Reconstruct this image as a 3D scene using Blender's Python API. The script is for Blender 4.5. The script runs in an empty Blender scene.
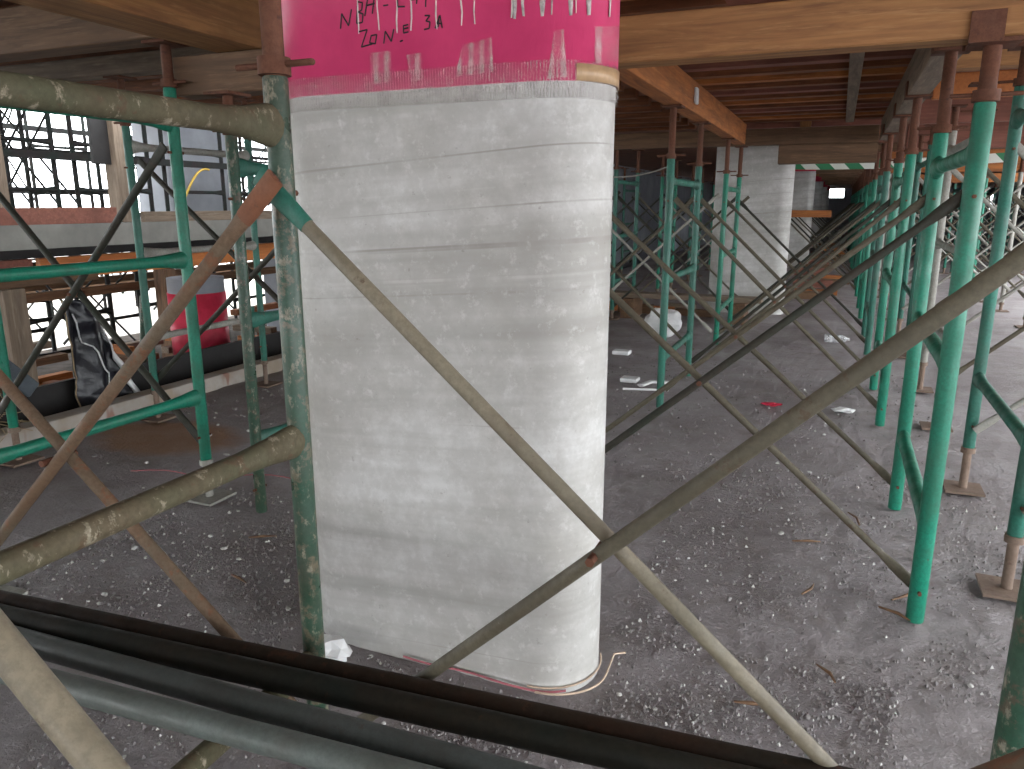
import bpy, bmesh, math, random
from mathutils import Vector, noise
PI = math.pi
R = random.Random(11)
C = bpy.context.scene.collection
sc = bpy.context.scene
V = Vector

# ------------------------------------------------------------------ materials
def new_mat(name):
    m = bpy.data.materials.new(name); m.use_nodes = True
    nt = m.node_tree
    for n in list(nt.nodes): nt.nodes.remove(n)
    out = nt.nodes.new('ShaderNodeOutputMaterial')
    b = nt.nodes.new('ShaderNodeBsdfPrincipled')
    nt.links.new(b.outputs[0], out.inputs[0])
    return m, nt, b, out

class N:
    """small node helper"""
    def __init__(s, nt): s.nt = nt
    def node(s, t, **kw):
        n = s.nt.nodes.new(t)
        for k, v in kw.items(): setattr(n, k, v)
        return n
    def link(s, a, b): s.nt.links.new(a, b)
    def coord(s, scale=(1, 1, 1), rand=True):
        tc = s.node('ShaderNodeTexCoord')
        mp = s.node('ShaderNodeMapping')
        mp.inputs['Scale'].default_value = scale
        s.link(tc.outputs['Object'], mp.inputs['Vector'])
        if rand:
            oi = s.node('ShaderNodeObjectInfo')
            mul = s.node('ShaderNodeMath', operation='MULTIPLY'); mul.inputs[1].default_value = 37.0
            s.link(oi.outputs['Random'], mul.inputs[0])
            cb = s.node('ShaderNodeCombineXYZ')
            for i in range(3): s.link(mul.outputs[0], cb.inputs[i])
            s.link(cb.outputs[0], mp.inputs['Location'])
        return mp.outputs[0]
    def noise(s, vec, scale, detail=4, rough=.6, dist=0):
        n = s.node('ShaderNodeTexNoise')
        n.inputs['Scale'].default_value = scale; n.inputs['Detail'].default_value = detail
        n.inputs['Roughness'].default_value = rough; n.inputs['Distortion'].default_value = dist
        s.link(vec, n.inputs['Vector']); return n.outputs[0]
    def ramp(s, fac, stops):
        r = s.node('ShaderNodeValToRGB')
        e = r.color_ramp.elements
        while len(e) < len(stops): e.new(.5)
        for i, (p, c) in enumerate(stops):
            e[i].position = p
            e[i].color = (c, c, c, 1) if isinstance(c, (int, float)) else (*c, 1)
        s.link(fac, r.inputs[0]); return r.outputs[0]
    def mix(s, fac, a, b, mode='MIX'):
        m = s.node('ShaderNodeMix', data_type='RGBA', blend_type=mode)
        if isinstance(fac, (int, float)): m.inputs[0].default_value = fac
        else: s.link(fac, m.inputs[0])
        for v, i in ((a, 6), (b, 7)):
            if isinstance(v, tuple): m.inputs[i].default_value = (*v, 1)
            else: s.link(v, m.inputs[i])
        return m.outputs[2]
    def bump(s, h, strength, dist, bsdf):
        b = s.node('ShaderNodeBump'); b.inputs['Strength'].default_value = strength
        b.inputs['Distance'].default_value = dist
        s.link(h, b.inputs['Height']); s.link(b.outputs[0], bsdf.inputs['Normal'])

def paint(name, base, alt, chip, mortar, chip_at=.62, mortar_at=.64, rough=.45):
    m, nt, b, _ = new_mat(name); n = N(nt)
    v = n.coord()
    c = n.mix(n.ramp(n.noise(v, 5, 3), [(.35, 0.), (.65, 1.)]), base, alt)
    c = n.mix(n.ramp(n.noise(v, 26, 5, .7), [(chip_at, 0.), (chip_at + .06, 1.)]), c, chip)
    v2 = n.coord((1, 1, .55))
    mo = n.ramp(n.noise(v2, 38, 6, .75), [(mortar_at, 0.), (mortar_at + .07, 1.)])
    c = n.mix(mo, c, mortar)
    c = n.mix(n.ramp(n.noise(v, 95, 5, .75), [(.35, .55), (.6, 0.)]), c, tuple(x * .45 for x in base))
    c = n.mix(n.ramp(n.noise(v2, 9, 4, .7), [(.48, 0.), (.7, .6)]), c, tuple((x + y) * .35 for x, y in zip(chip, base)))
    n.link(c, b.inputs['Base Color'])
    n.link(n.ramp(n.noise(v, 14, 3), [(.3, rough - .1), (.7, rough + .25)]), b.inputs['Roughness'])
    n.bump(n.noise(v, 60, 5, .7), .25, .003, b)
    return m

def wood(name, base, dark, light, axis, rough=.75, stain=None):
    m, nt, b, _ = new_mat(name); n = N(nt)
    sc_ = [14, 14, 14]; sc_['xyz'.index(axis)] = 1.1
    v = n.coord(tuple(sc_))
    g = n.noise(v, 2.2, 6, .65, .6)
    c = n.mix(n.ramp(g, [(.32, 0.), (.62, 1.)]), dark, base)
    c = n.mix(n.ramp(n.noise(v, 5, 4, .7), [(.55, 0.), (.75, .8)]), c, light)
    v3 = n.coord()
    c = n.mix(n.ramp(n.noise(v3, 3.2, 4, .6), [(.5, 0.), (.68, .75)]), c, stain or tuple(x * .55 for x in base))
    n.link(c, b.inputs['Base Color']); b.inputs['Roughness'].default_value = rough
    n.bump(g, .35, .004, b)
    return m

def plain(name, col, rough=.6, var=.35, scale=8, metal=0., spec=.4):
    m, nt, b, _ = new_mat(name); n = N(nt)
    v = n.coord()
    c = n.mix(n.ramp(n.noise(v, scale, 5, .65), [(.3, 0.), (.7, 1.)]), tuple(x * (1 - var) for x in col), tuple(min(1, x * (1 + var)) for x in col))
    n.link(c, b.inputs['Base Color']); b.inputs['Roughness'].default_value = rough
    b.inputs['Metallic'].default_value = metal; b.inputs['Specular IOR Level'].default_value = spec
    n.bump(n.noise(v, scale * 5, 4), .2, .003, b)
    return m

M = {}
M['green'] = paint('scaffold_green', (.008, .225, .14), (.014, .17, .105), (.09, .06, .04), (.30, .31, .26), .68, .71, .38)
M['teal'] = paint('scaffold_teal', (.02, .17, .12), (.04, .125, .095), (.12, .1, .08), (.3, .3, .26), .64, .66, .45)
M['dark_green'] = paint('old_dark_green', (.014, .075, .042), (.04, .075, .048), (.10, .075, .05), (.27, .24, .19), .54, .56, .34)
M['mortar_green'] = paint('green_post_with_mortar', (.012, .068, .04), (.05, .06, .042), (.13, .105, .07), (.25, .22, .165), .53, .545, .34)
M['mortar_tube'] = paint('mortar_splashed_tube', (.115, .092, .058), (.075, .08, .046), (.10, .065, .04), (.30, .26, .19), .58, .56, .7)
M['brace'] = paint('bare_brace_steel', (.125, .108, .075), (.09, .078, .055), (.085, .055, .035), (.24, .22, .17), .6, .68, .5)
M['brace_pale'] = paint('pale_brace_steel', (.24, .205, .145), (.17, .15, .105), (.12, .08, .05), (.36, .33, .27), .62, .66, .5)
M['brace_dark'] = paint('dark_brace_steel', (.05, .045, .036), (.036, .042, .032), (.07, .042, .03), (.15, .135, .11), .62, .7, .5)
M['brace_rust'] = paint('rusty_brace_steel', (.17, .105, .065), (.125, .1, .07), (.17, .08, .045), (.3, .25, .19), .55, .68, .65)
M['silhouette_steel'] = paint('silhouette_dark_steel', (.03, .026, .028), (.02, .03, .026), (.05, .03, .022), (.08, .07, .06), .6, .75, .6)  # near-black so the frames read as backlit silhouettes
M['rust'] = paint('jack_rust', (.16, .066, .04), (.12, .055, .036), (.08, .04, .03), (.25, .17, .12), .6, .72, .7)
M['rust_orange'] = paint('orange_rust', (.28, .10, .04), (.18, .07, .035), (.08, .04, .03), (.32, .26, .2), .55, .66, .7)
M['rust_dull'] = paint('base_jack_rust', (.22, .15, .11), (.17, .12, .09), (.12, .07, .05), (.32, .27, .22), .6, .66, .7)
M['pale_steel'] = paint('pale_galvanised_steel', (.36, .35, .31), (.28, .27, .24), (.16, .12, .09), (.42, .4, .35), .66, .66, .5)
M['pipe_rust'] = paint('dark_rusted_pipe', (.03, .016, .01), (.02, .017, .012), (.045, .022, .013), (.07, .05, .035), .6, .74, .6)
M['pipe_dark'] = paint('dark_oiled_pipe', (.012, .014, .011), (.02, .015, .01), (.035, .02, .012), (.06, .05, .04), .64, .75, .5)
M['pipe_grey'] = paint('grey_pipe', (.065, .075, .072), (.05, .055, .05), (.06, .04, .03), (.16, .15, .13), .66, .74, .4)
M['pipe_pale'] = paint('pale_grey_pipe', (.11, .13, .12), (.085, .095, .085), (.09, .06, .045), (.22, .21, .18), .66, .72, .42)
for ax in 'xyz':
    M['timber_' + ax] = wood('timber_' + ax, (.36, .17, .06), (.18, .08, .03), (.46, .25, .10), ax)
    M['orange_' + ax] = wood('orange_timber_' + ax, (.46, .16, .04), (.2, .065, .02), (.56, .25, .08), ax)
    M['dull_' + ax] = wood('dull_timber_' + ax, (.17, .092, .047), (.08, .042, .022), (.25, .15, .085), ax)
    M['grey_' + ax] = wood('grey_timber_' + ax, (.235, .175, .125), (.12, .085, .06), (.34, .28, .21), ax)
    M['joist_' + ax] = wood('joist_timber_' + ax, (.24, .082, .03), (.09, .035, .016), (.38, .15, .05), ax)
M['ply'] = wood('form_plywood', (.23, .095, .05), (.12, .05, .03), (.3, .13, .06), 'x')
M['ply_orange'] = wood('orange_plywood', (.55, .19, .05), (.4, .13, .035), (.6, .24, .07), 'y', .6, (.42, .13, .035))
M['ply_red'] = wood('red_plywood', (.27, .1, .07), (.17, .065, .045), (.34, .16, .11), 'x')
M['stone'] = plain('pale_stone_chip', (.5, .49, .47), .85, .3, 20)
M['stone_dark'] = plain('grey_stone_chip', (.2, .185, .18), .9, .4, 25)
M['grit'] = plain('muddy_grit', (.19, .172, .17), .9, .5, 60)
M['white_rubbish'] = plain('white_rubbish', (.72, .72, .72), .5, .12, 10)
M['black_plastic'] = None
M['red'] = plain('red_plastic', (.5, .03, .03), .45, .4, 12)
M['blue'] = plain('blue_plastic', (.05, .1, .2), .5, .3, 12)
M['ink'] = plain('black_marker_ink', (.02, .012, .016), .5, .1, 8)
M['straw'] = plain('dry_straw', (.3, .22, .13), .8, .3, 12)
M['yellow'] = plain('yellow_hose', (.5, .33, .05), .5, .2, 10)
M['grout'] = plain('pale_grout', (.62, .54, .52), .8, .25, 40)
M['grout_grey'] = plain('grey_grout', (.42, .38, .37), .8, .5, 60)
M['brown_tape'] = plain('brown_packing_tape', (.46, .30, .17), .35, .18, 30)
M['wire'] = plain('pale_wire', (.55, .42, .32), .6, .2, 12)
M['pink_string'] = plain('pink_string', (.42, .13, .15), .6, .3, 12)
M['dark_board'] = plain('dark_board', (.018, .016, .016), .6, .4, 6)
M['slate_board'] = plain('slate_blue_board', (.07, .085, .1), .6, .35, 9)
M['bright_ground'] = plain('bright_site_ground', (.62, .58, .52), .9, .15, .6)
M['shaded_mud'] = plain('mud_with_shade', (.075, .06, .05), .9, .5, 5, 0., .1)
M['wall_grey'] = plain('dim_concrete_wall', (.26, .27, .3), .85, .25, 1.2)
M['slab'] = plain('slab_edge_concrete', (.22, .215, .195), .85, .2, 3)

def concrete_mat():
    m, nt, b, _ = new_mat('banded_concrete'); n = N(nt)
    v = n.coord((1, 1, 1), False)
    tc = n.node('ShaderNodeTexCoord'); mr = n.node('ShaderNodeMapping')
    n.link(tc.outputs['Object'], mr.inputs['Vector']); mr.inputs['Rotation'].default_value = (0, .07, 0)
    def tilted(scale):     # the form marks wind slightly upward to the right
        mp = n.node('ShaderNodeMapping'); mp.inputs['Scale'].default_value = scale
        n.link(mr.outputs[0], mp.inputs['Vector']); return mp.outputs[0]
    band = n.noise(tilted((.3, .3, 6)), 1.2, 4, .6, .2)
    c = n.ramp(band, [(.3, (.31, .30, .28)), (.48, (.51, .502, .485)), (.66, (.67, .665, .655))])
    c = n.mix(n.ramp(n.noise(v, 2.4, 6, .68), [(.42, 0.), (.64, .6)]), c, (.30, .28, .245))
    c = n.mix(n.ramp(n.noise(v, 13, 6, .75), [(.45, .35), (.62, 0.)]), c, (.33, .315, .295))
    c = n.mix(n.ramp(n.noise(v, 28, 6, .75), [(.55, 0.), (.72, .5)]), c, (.7, .695, .685))
    c = n.mix(n.ramp(n.noise(v, 48, 4, .65), [(.66, 0.), (.74, .5)]), c, (.22, .20, .18))
    ln = n.noise(tilted((.2, .2, 26)), 1., 3, .5, .2)
    lr = n.ramp(ln, [(.345, .8), (.375, 0.)])
    br = n.ramp(n.noise(v, 4.5, 4), [(.40, 0.), (.6, 1.)])
    c = n.mix(n.mix(1., lr, br, 'MULTIPLY'), c, (.27, .25, .225))
    hr = n.ramp(ln, [(.62, 0.), (.66, .22)])
    c = n.mix(n.mix(1., hr, n.ramp(n.noise(v, 6.5, 4), [(.45, 0.), (.62, 1.)]), 'MULTIPLY'), c, (.72, .715, .705))
    n.link(c, b.inputs['Base Color'])
    b.inputs['Roughness'].default_value = .6
    n.bump(n.noise(v, 22, 6, .7), .2, .004, b)
    return m
M['concrete'] = concrete_mat()

def film_mat(name, col, dark):
    m, nt, b, _ = new_mat(name); n = N(nt)
    v = n.coord((1, 1, 1), False)
    c = n.mix(n.ramp(n.noise(v, 7, 4), [(.35, 0.), (.65, 1.)]), col, dark)
    n.link(c, b.inputs['Base Color']); b.inputs['Roughness'].default_value = .42; b.inputs['Specular IOR Level'].default_value = .22
    n.bump(n.noise(n.coord((1, 1, .4), False), 30, 4, .6, .5), .25, .004, b)
    return m
M['film'] = film_mat('pink_film', (.66, .06, .17), (.56, .045, .14))
M['film_red'] = film_mat('red_film', (.55, .035, .075), (.4, .025, .05))

def tape_mat(name, wave_scale, lo, hi, tint=(.78, .74, .73)):
    m, nt, b, out = new_mat(name); n = N(nt)
    b.inputs['Base Color'].default_value = (*tint, 1); b.inputs['Roughness'].default_value = .25
    w = n.node('ShaderNodeTexWave', wave_type='BANDS', bands_direction='X')
    w.inputs['Scale'].default_value = wave_scale; w.inputs['Distortion'].default_value = 2.5
    w.inputs['Detail'].default_value = 3; w.inputs['Detail Scale'].default_value = 2.
    n.link(n.coord((1, 1, .15), False), w.inputs['Vector'])
    a = n.mix(1., n.ramp(w.outputs['Fac'], [(.35, lo), (.9, hi)]), n.ramp(n.noise(n.coord(), 45, 4, .7), [(.35, .35), (.7, 1.)]), 'MULTIPLY')
    tr = n.node('ShaderNodeBsdfTransparent'); ms = n.node('ShaderNodeMixShader')
    n.link(a, ms.inputs[0]); n.link(tr.outputs[0], ms.inputs[1]); n.link(b.outputs[0], ms.inputs[2])
    n.link(ms.outputs[0], out.inputs[0])
    return m
M['tape'] = tape_mat('crinkled_clear_tape', 46, .08, .5, (.66, .62, .6))
M['tape_soft'] = tape_mat('clear_tape', 12, .1, .4, (.7, .62, .6))
M['bottle'] = tape_mat('cloudy_bottle_plastic', 5, .5, .85, (.82, .84, .86))

def floor_mat():
    m, nt, b, _ = new_mat('muddy_concrete_floor'); n = N(nt)
    v = n.coord((1, 1, 1), False)
    c = n.mix(n.ramp(n.noise(v, 1.1, 5, .6), [(.38, 0.), (.62, 1.)]), (.235, .205, .208), (.32, .29, .298))
    c = n.mix(n.ramp(n.noise(v, 7, 5, .65), [(.5, 0.), (.68, .7)]), c, (.20, .17, .158))
    c = n.mix(n.ramp(n.noise(v, 60, 4, .7), [(.6, 0.), (.72, .5)]), c, (.5, .475, .47))
    # rust-brown damp stain left of the column
    mp = n.node('ShaderNodeMapping'); tc = n.node('ShaderNodeTexCoord')
    n.link(tc.outputs['Object'], mp.inputs['Vector'])
    mp.inputs['Location'].default_value = (3.2 / .55, -2.85 / .36, 0); mp.inputs['Scale'].default_value = (1 / .55, 1 / .36, 1)
    gr = n.node('ShaderNodeTexGradient', gradient_type='SPHERICAL'); n.link(mp.outputs[0], gr.inputs[0])
    add = n.node('ShaderNodeMath', operation='MULTIPLY_ADD'); n.link(n.noise(v, 6, 4), add.inputs[0]); add.inputs[1].default_value = .35; n.link(gr.outputs[1], add.inputs[2])
    c = n.mix(n.ramp(add.outputs[0], [(.28, 0.), (.55, .9)]), c, (.3, .16, .085))
    n.link(c, b.inputs['Base Color'])
    n.link(n.ramp(n.noise(v, 2.3, 4), [(.35, .36), (.65, .7)]), b.inputs['Roughness'])
    h = n.mix(.45, n.noise(v, 9, 8, .68), n.noise(v, 48, 6, .7))
    n.bump(h, 1., .035, b)
    return m
M['floor'] = floor_mat()

def stripe_mat():
    m, nt, b, _ = new_mat('green_white_stripes'); n = N(nt)
    w = n.node('ShaderNodeTexWave', wave_type='BANDS', bands_direction='DIAGONAL')
    w.inputs['Scale'].default_value = 2.1
    n.link(n.coord((1, 0, 1), False), w.inputs['Vector'])
    n.link(n.ramp(w.outputs['Fac'], [(.49, (.02, .2, .08)), (.51, (.75, .78, .72))]), b.inputs['Base Color'])
    b.inputs['Roughness'].default_value = .4
    return m
M['stripe'] = stripe_mat()

def black_sheet_mat():
    m, nt, b, _ = new_mat('scratched_black_plastic'); n = N(nt)
    v = n.coord()
    c = n.mix(n.ramp(n.noise(v, 60, 6, .8, 1.5), [(.62, 0.), (.7, .7)]), (.012, .012, .018), (.3, .29, .28))
    n.link(c, b.inputs['Base Color']); b.inputs['Roughness'].default_value = .3
    n.bump(n.noise(v, 9, 4), .4, .02, b)
    return m
M['black_plastic'] = black_sheet_mat()

def kerb_mat():
    m, nt, b, _ = new_mat('plastered_kerb'); n = N(nt)
    v = n.coord()
    c = n.mix(n.ramp(n.noise(v, 3, 4), [(.4, 0.), (.6, 1.)]), (.29, .235, .18), (.37, .335, .30))
    c = n.mix(n.ramp(n.noise(n.coord((1, 1, .3)), 4.5, 3), [(.6, 0.), (.64, .8)]), c, (.24, .11, .08))
    n.link(c, b.inputs['Base Color']); b.inputs['Roughness'].default_value = .85
    n.bump(n.noise(v, 25, 5), .4, .005, b)
    return m
M['kerb'] = kerb_mat()

for k_, v_ in (('pipe_rust', .12), ('pipe_dark', .12), ('pipe_grey', .3), ('brace', .3), ('brace_dark', .2), ('brace_rust', .25), ('mortar_tube', .2), ('silhouette_steel', .1), ('rust', .2)):
    for nd in M[k_].node_tree.nodes:
        if nd.type == 'BSDF_PRINCIPLED': nd.inputs['Specular IOR Level'].default_value = v_

# ------------------------------------------------------------------ mesh helpers
def add_tube(bm, pts, r, seg=10, radii=None, hint=None):
    pts = [V(p) for p in pts]; n = len(pts)
    rings = []; prev = None
    for i, p in enumerate(pts):
        t = (pts[min(i + 1, n - 1)] - pts[max(i - 1, 0)]).normalized()
        if hint is not None: b = V(hint) - t * V(hint).dot(t)
        elif prev is not None: b = prev - t * prev.dot(t)
        else:
            h = V((0, 0, 1)) if abs(t.z) < .9 else V((0, 1, 0)); b = h - t * h.dot(t)
        b.normalize(); prev = b; a = b.cross(t)
        rr = radii[i] if radii else r
        ra, rb = rr if isinstance(rr, tuple) else (rr, rr)
        rings.append([bm.verts.new(p + a * ra * math.cos(2 * PI * k / seg) + b * rb * math.sin(2 * PI * k / seg)) for k in range(seg)])
    for i in range(n - 1):
        for k in range(seg):
            f = bm.faces.new((rings[i][k], rings[i][(k + 1) % seg], rings[i + 1][(k + 1) % seg], rings[i + 1][k])); f.smooth = True
    for ring, rev in ((rings[0], True), (rings[-1], False)):
        f = bm.faces.new(ring[::-1] if rev else ring)
        for e in f.edges: e.smooth = False

def add_box(bm, x0, x1, y0, y1, z0, z1, bev=0.):
    b2 = bmesh.new() if bev else bm
    vs = [b2.verts.new(p) for p in ((x0, y0, z0), (x1, y0, z0), (x1, y1, z0), (x0, y1, z0), (x0, y0, z1), (x1, y0, z1), (x1, y1, z1), (x0, y1, z1))]
    for f in ((0, 3, 2, 1), (4, 5, 6, 7), (0, 1, 5, 4), (1, 2, 6, 5), (2, 3, 7, 6), (3, 0, 4, 7)): b2.faces.new([vs[i] for i in f])
    if bev:
        bmesh.ops.bevel(b2, geom=b2.edges[:], offset=bev, segments=1, affect='EDGES')
        tmp = bpy.data.meshes.new('tmp'); b2.to_mesh(tmp); b2.free(); bm.from_mesh(tmp); bpy.data.meshes.remove(tmp)

def obj(name, bm, m, parent=None, kind=None, origin=None):
    bmesh.ops.recalc_face_normals(bm, faces=bm.faces[:])
    if parent is not None:
        off = V(parent['_w'])
    elif origin is not None: off = V(origin)
    else:
        xs = [v.co.x for v in bm.verts]; ys = [v.co.y for v in bm.verts]; zs = [v.co.z for v in bm.verts]
        off = V(((min(xs) + max(xs)) / 2, (min(ys) + max(ys)) / 2, min(zs)))
    for v in bm.verts: v.co -= off
    me = bpy.data.meshes.new(name); bm.to_mesh(me); bm.free()
    me.materials.append(M[m])
    o = bpy.data.objects.new(name, me); C.objects.link(o)
    if parent is not None:
        o.parent = parent; o['_w'] = parent['_w']
    else:
        o.location = off; o['_w'] = tuple(off)
    if kind: o['kind'] = kind
    return o

def tag(o, label, cat, group=None, kind='thing'):
    o['label'] = label; o['category'] = cat
    if group: o['group'] = group
    if kind: o['kind'] = kind
    return o

def thing(name, label, cat, loc, group=None):
    o = bpy.data.objects.new(name, None); o.empty_display_size = .05; C.objects.link(o)
    o.location = loc; o['_w'] = tuple(loc)
    return tag(o, label, cat, group)

def struct(name, bm, m): return obj(name, bm, m, kind='structure')
def box_bm(*a, bev=0.):
    bm = bmesh.new(); add_box(bm, *a, bev=bev); return bm
def tube_bm(pts, r, seg=10, radii=None, hint=None):
    bm = bmesh.new(); add_tube(bm, pts, r, seg, radii, hint); return bm

ORD = 'first second third fourth fifth sixth seventh eighth ninth tenth eleventh twelfth thirteenth fourteenth fifteenth sixteenth seventeenth eighteenth nineteenth twentieth'.split()

def beam(name, label, cat, m, dims, group=None, bev=.004):
    bm = box_bm(*dims, bev=bev)
    for v in bm.verts:
        v.co += V((R.uniform(-1, 1), R.uniform(-1, 1), R.uniform(-1, 1))) * .0015
    return tag(obj(name, bm, m), label, cat, group)

# ------------------------------------------------------------------ scaffold frames and braces
def frame(label, group, x, y0, y1, z0=0., mat='green', r=.025, h=1.45, head=(None, None), seg=10, near=False,
          levels=(1.33, .77, .30), jackmat='rust', base=None, basemat='rust_dull', ledgermat=None, ears=(None, None), floor_z=0.):
    t = thing('shoring_scaffold', label, 'scaffold frame', (x, (y0 + y1) / 2, floor_z), group)
    lm = ledgermat or mat
    for i, y in enumerate((y0, y1)):
        s = 1 if i == 0 else -1
        p = obj('post', tube_bm([(x, y, z0), (x, y, z0 + .004), (x, y, z0 + h - .004), (x, y, z0 + h)], r, seg, [r * .94, r, r, r * .94]), mat, t)
        if near:
            for zz in (.1, 1.22):
                obj('locking_pin', tube_bm([(x, y - .036, z0 + zz), (x, y + .036, z0 + zz)], .0055, 6), 'rust', p)
        ht = head[i]
        if ht:
            obj('jack_rod', tube_bm([(x, y, z0 + h - .004), (x, y, ht - .012)], r * .84, seg), jackmat, t)
            bm = tube_bm([(x, y, z0 + h + .002), (x, y, z0 + h + .03)], r * 1.28, seg)
            if near or seg > 6:
                add_box(bm, x - .082, x + .082, y - .006, y + .006, z0 + h + .014, z0 + h + .024, .003)
            obj('jack_nut', bm, 'rust', t)
            bm = box_bm(x - .055, x + .055, y - .058, y + .058, ht - .012, ht - .002)
            if ears[i]:
                a, c0, c1 = ears[i]
                for c in (c0, c1):
                    if a == 'y': add_box(bm, x - .062, x + .012, c - .005, c + .005, ht - .012, ht + .06)
                    else: add_box(bm, c - .005, c + .005, y - .055, y + .055, ht - .012, ht + .065)
            obj('jack_head', bm, jackmat, t)
        if z0 - floor_z > .02:
            obj('base_jack', tube_bm([(x, y, floor_z + .008), (x, y, z0 + .03)], r * .72, seg), basemat, t)
            obj('base_plate', box_bm(x - .075, x + .075, y - .075, y + .075, floor_z + .001, floor_z + .011), basemat, t)
            obj('base_nut', tube_bm([(x, y, z0 - .022), (x, y, z0 + .002)], r * 1.2, seg), basemat, t)
    for lv in levels:
        z = z0 + lv
        d = y1 - y0; ra = r * .92
        ys = [y0, y0 + .03, y0 + .09, y0 + .16, y1 - .16, y1 - .09, y1 - .03, y1]
        fl = 1.5 if lv < 1 else 1.65
        rad = [(ra, r * fl), (ra, r * fl), (ra, r * 1.15), (ra, ra), (ra, ra), (ra, r * 1.15), (ra, r * fl), (ra, r * fl)]
        obj('ledger', tube_bm([(x, yy, z) for yy in ys], ra, seg, rad, (0, 0, 1)), lm, t)
    return t

def brace(label, group, xa, xb, y, zlo=.1, zhi=1.22, za=None, r=.0118, mat='brace', mat2=None, seg=8, off=.016, pivot=True, fall=None, rise=None, fallp=None, risep=None, ends=None):
    t = thing('cross_brace', label, 'cross brace', ((xa + xb) / 2, y, zlo), group)
    for k, (p, q, m) in enumerate((((xa, y + off, (fall or (zhi, zlo))[0]), (xb, y + off, (fall or (zhi, zlo))[1]), mat2 or mat), ((xa, y - off, (rise or (zlo, zhi))[0]), (xb, y - off, (rise or (zlo, zhi))[1]), mat))):
        if (fallp, risep)[k]: p, q = (fallp, risep)[k]
        p, q = V(p), V(q); d = (q - p).normalized(); L = (q - p).length
        pts = [p - d * .02, p + d * .05, p + d * .11, p + d * (L * .5), q - d * .11, q - d * .05, q + d * .02]
        rad = [(r * 1.45, .005), (r * 1.45, .005), (r, r), (r, r), (r, r), (r * 1.45, .005), (r * 1.45, .005)]
        obj('brace_tube', tube_bm(pts, r, seg, rad, (0, 1, 0)), m, t)
        if ends and ends[k]:
            end, em, L2 = ends[k]; e0, sd = (p, d) if end == 0 else (q, -d)
            fq = min(1, (L2 - .05) / .06); ra_, rb_ = r * (1.45 - .45 * fq) * 1.05, (.005 + (r - .005) * fq) * 1.05 + .0006
            ob = obj('painted_end', tube_bm([e0 - sd * .024, e0 + sd * .05, e0 + sd * L2], r, seg, [(r * 1.5, .0062), (r * 1.5, .0062), (ra_, rb_)], (0, 1, 0)), em, t)
            ob['label'] = {'teal': 'green painted flattened end', 'rust_orange': 'orange rusted flattened end'}[em]
    if pivot:
        c = V(((xa + xb) / 2, y, (zlo + zhi) / 2)) if not risep else V((((risep[0][0] + risep[1][0] + fallp[0][0] + fallp[1][0]) / 4), y, (zlo + zhi) / 2))
        obj('pivot_bolt', tube_bm([c - V((0, off + r + .008, 0)), c + V((0, off + r + .008, 0))], .008, 6), 'rust', t)
    return t

XR, XL, X2 = .315, -.90, .60
COLS = [1.575 + 7.35 * k for k in range(6)]
def hits_column(y): return any(c - .1 < y < c + .4 for c in COLS)

# ---- setting -----------------------------------------------------------------
def lin(a, b, st):
    n = max(1, round((b - a) / st)); return [a + (b - a) * i / n for i in range(n)]
def floor_mesh():
    bm = bmesh.new()
    xs = lin(-3.75, -3.4, .12) + lin(-3.4, -2.4, .05) + lin(-2.4, .9, .018) + lin(.9, 3, .15) + lin(3, 14, 1.) + [14.]
    ys = lin(-21, -6, 3) + lin(-6, .6, .5) + lin(.6, 3.4, .018) + lin(3.4, 8, .07) + lin(8, 60, 2.) + [60.]
    def hgt(x, y):
        if y > 9 or x > 3 or y < .5: return -.004
        n1 = noise.fractal(V((x * 2.1, y * 2.1, 3.)), 1., 2., 4)
        n2 = noise.fractal(V((x * 9., y * 9., 7.)), 1., 2., 3)
        return -.009 + .005 * n1 + .0055 * n2 + .004 * noise.fractal(V((x * 24., y * 24., 11.)), 1., 2., 2)
    g = [[bm.verts.new((x, y, hgt(x, y))) for x in xs] for y in ys]
    for j in range(len(ys) - 1):
        for i in range(len(xs) - 1):
            f = bm.faces.new((g[j][i], g[j][i + 1], g[j + 1][i + 1], g[j + 1][i])); f.smooth = True
    # slab edge on the open left side
    low = [bm.verts.new((-3.75, y, -.45)) for y in ys]
    for j in range(len(ys) - 1): bm.faces.new((g[j][0], g[j + 1][0], low[j + 1], low[j]))
    return bm
fl = obj('floor', floor_mesh(), 'floor', kind='structure', origin=(0, 0, 0))
struct('ground', box_bm(-90, -3.8, -60, 90, -.8, -.45), 'bright_ground')
struct('ground', box_bm(-8.3, -3.76, -20, 22, -.449, -.435), 'shaded_mud')  # mud strip, the shade under the deck darkened into its colour
struct('ceiling', box_bm(-5.3, 2.75, -20, 46, 2.03, 2.12), 'ply')  # carried far behind the camera to cut light from the back
struct('ceiling', box_bm(2.752, 11, 15, 46, 2.03, 2.12), 'ply')  # piece added to keep the far right dim
struct('wall_right_shade', box_bm(9.5, 9.7, 14, 46, -.01, 2.03), 'wall_grey')  # wall added out of view to darken the far right
struct('wall_left', box_bm(-4.7, -4.5, 11.5, 46, -.45, 2.03), 'wall_grey')
bw = bmesh.new()
for a in ((-4.5, -.62, -.01, 2.03), (.16, 4.2, -.01, 2.03), (-.62, .16, -.01, 1.55), (4.2, 9.7, -.01, .9), (4.2, 9.7, 1.75, 2.03), (4.7, 5.6, .9, 1.75), (6.0, 6.9, .9, 1.75), (7.1, 8.4, .9, 1.75), (8.9, 9.7, .9, 1.75)):
    add_box(bw, a[0], a[1], 45, 45.2, a[2], a[3])
struct('wall_back', bw, 'wall_grey')
# neighbouring half-level deck beyond the open edge
struct('slab_deck', box_bm(-8.5, -6, -20, 22, .845, 1.04), 'slab')  # lengthened behind the camera to hold back light from the left
struct('slab_shade_roof', box_bm(-9, -5.6, -20, 24, 2.6, 2.75), 'slab')  # roof added to shade this bay and cut light from the left

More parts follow.
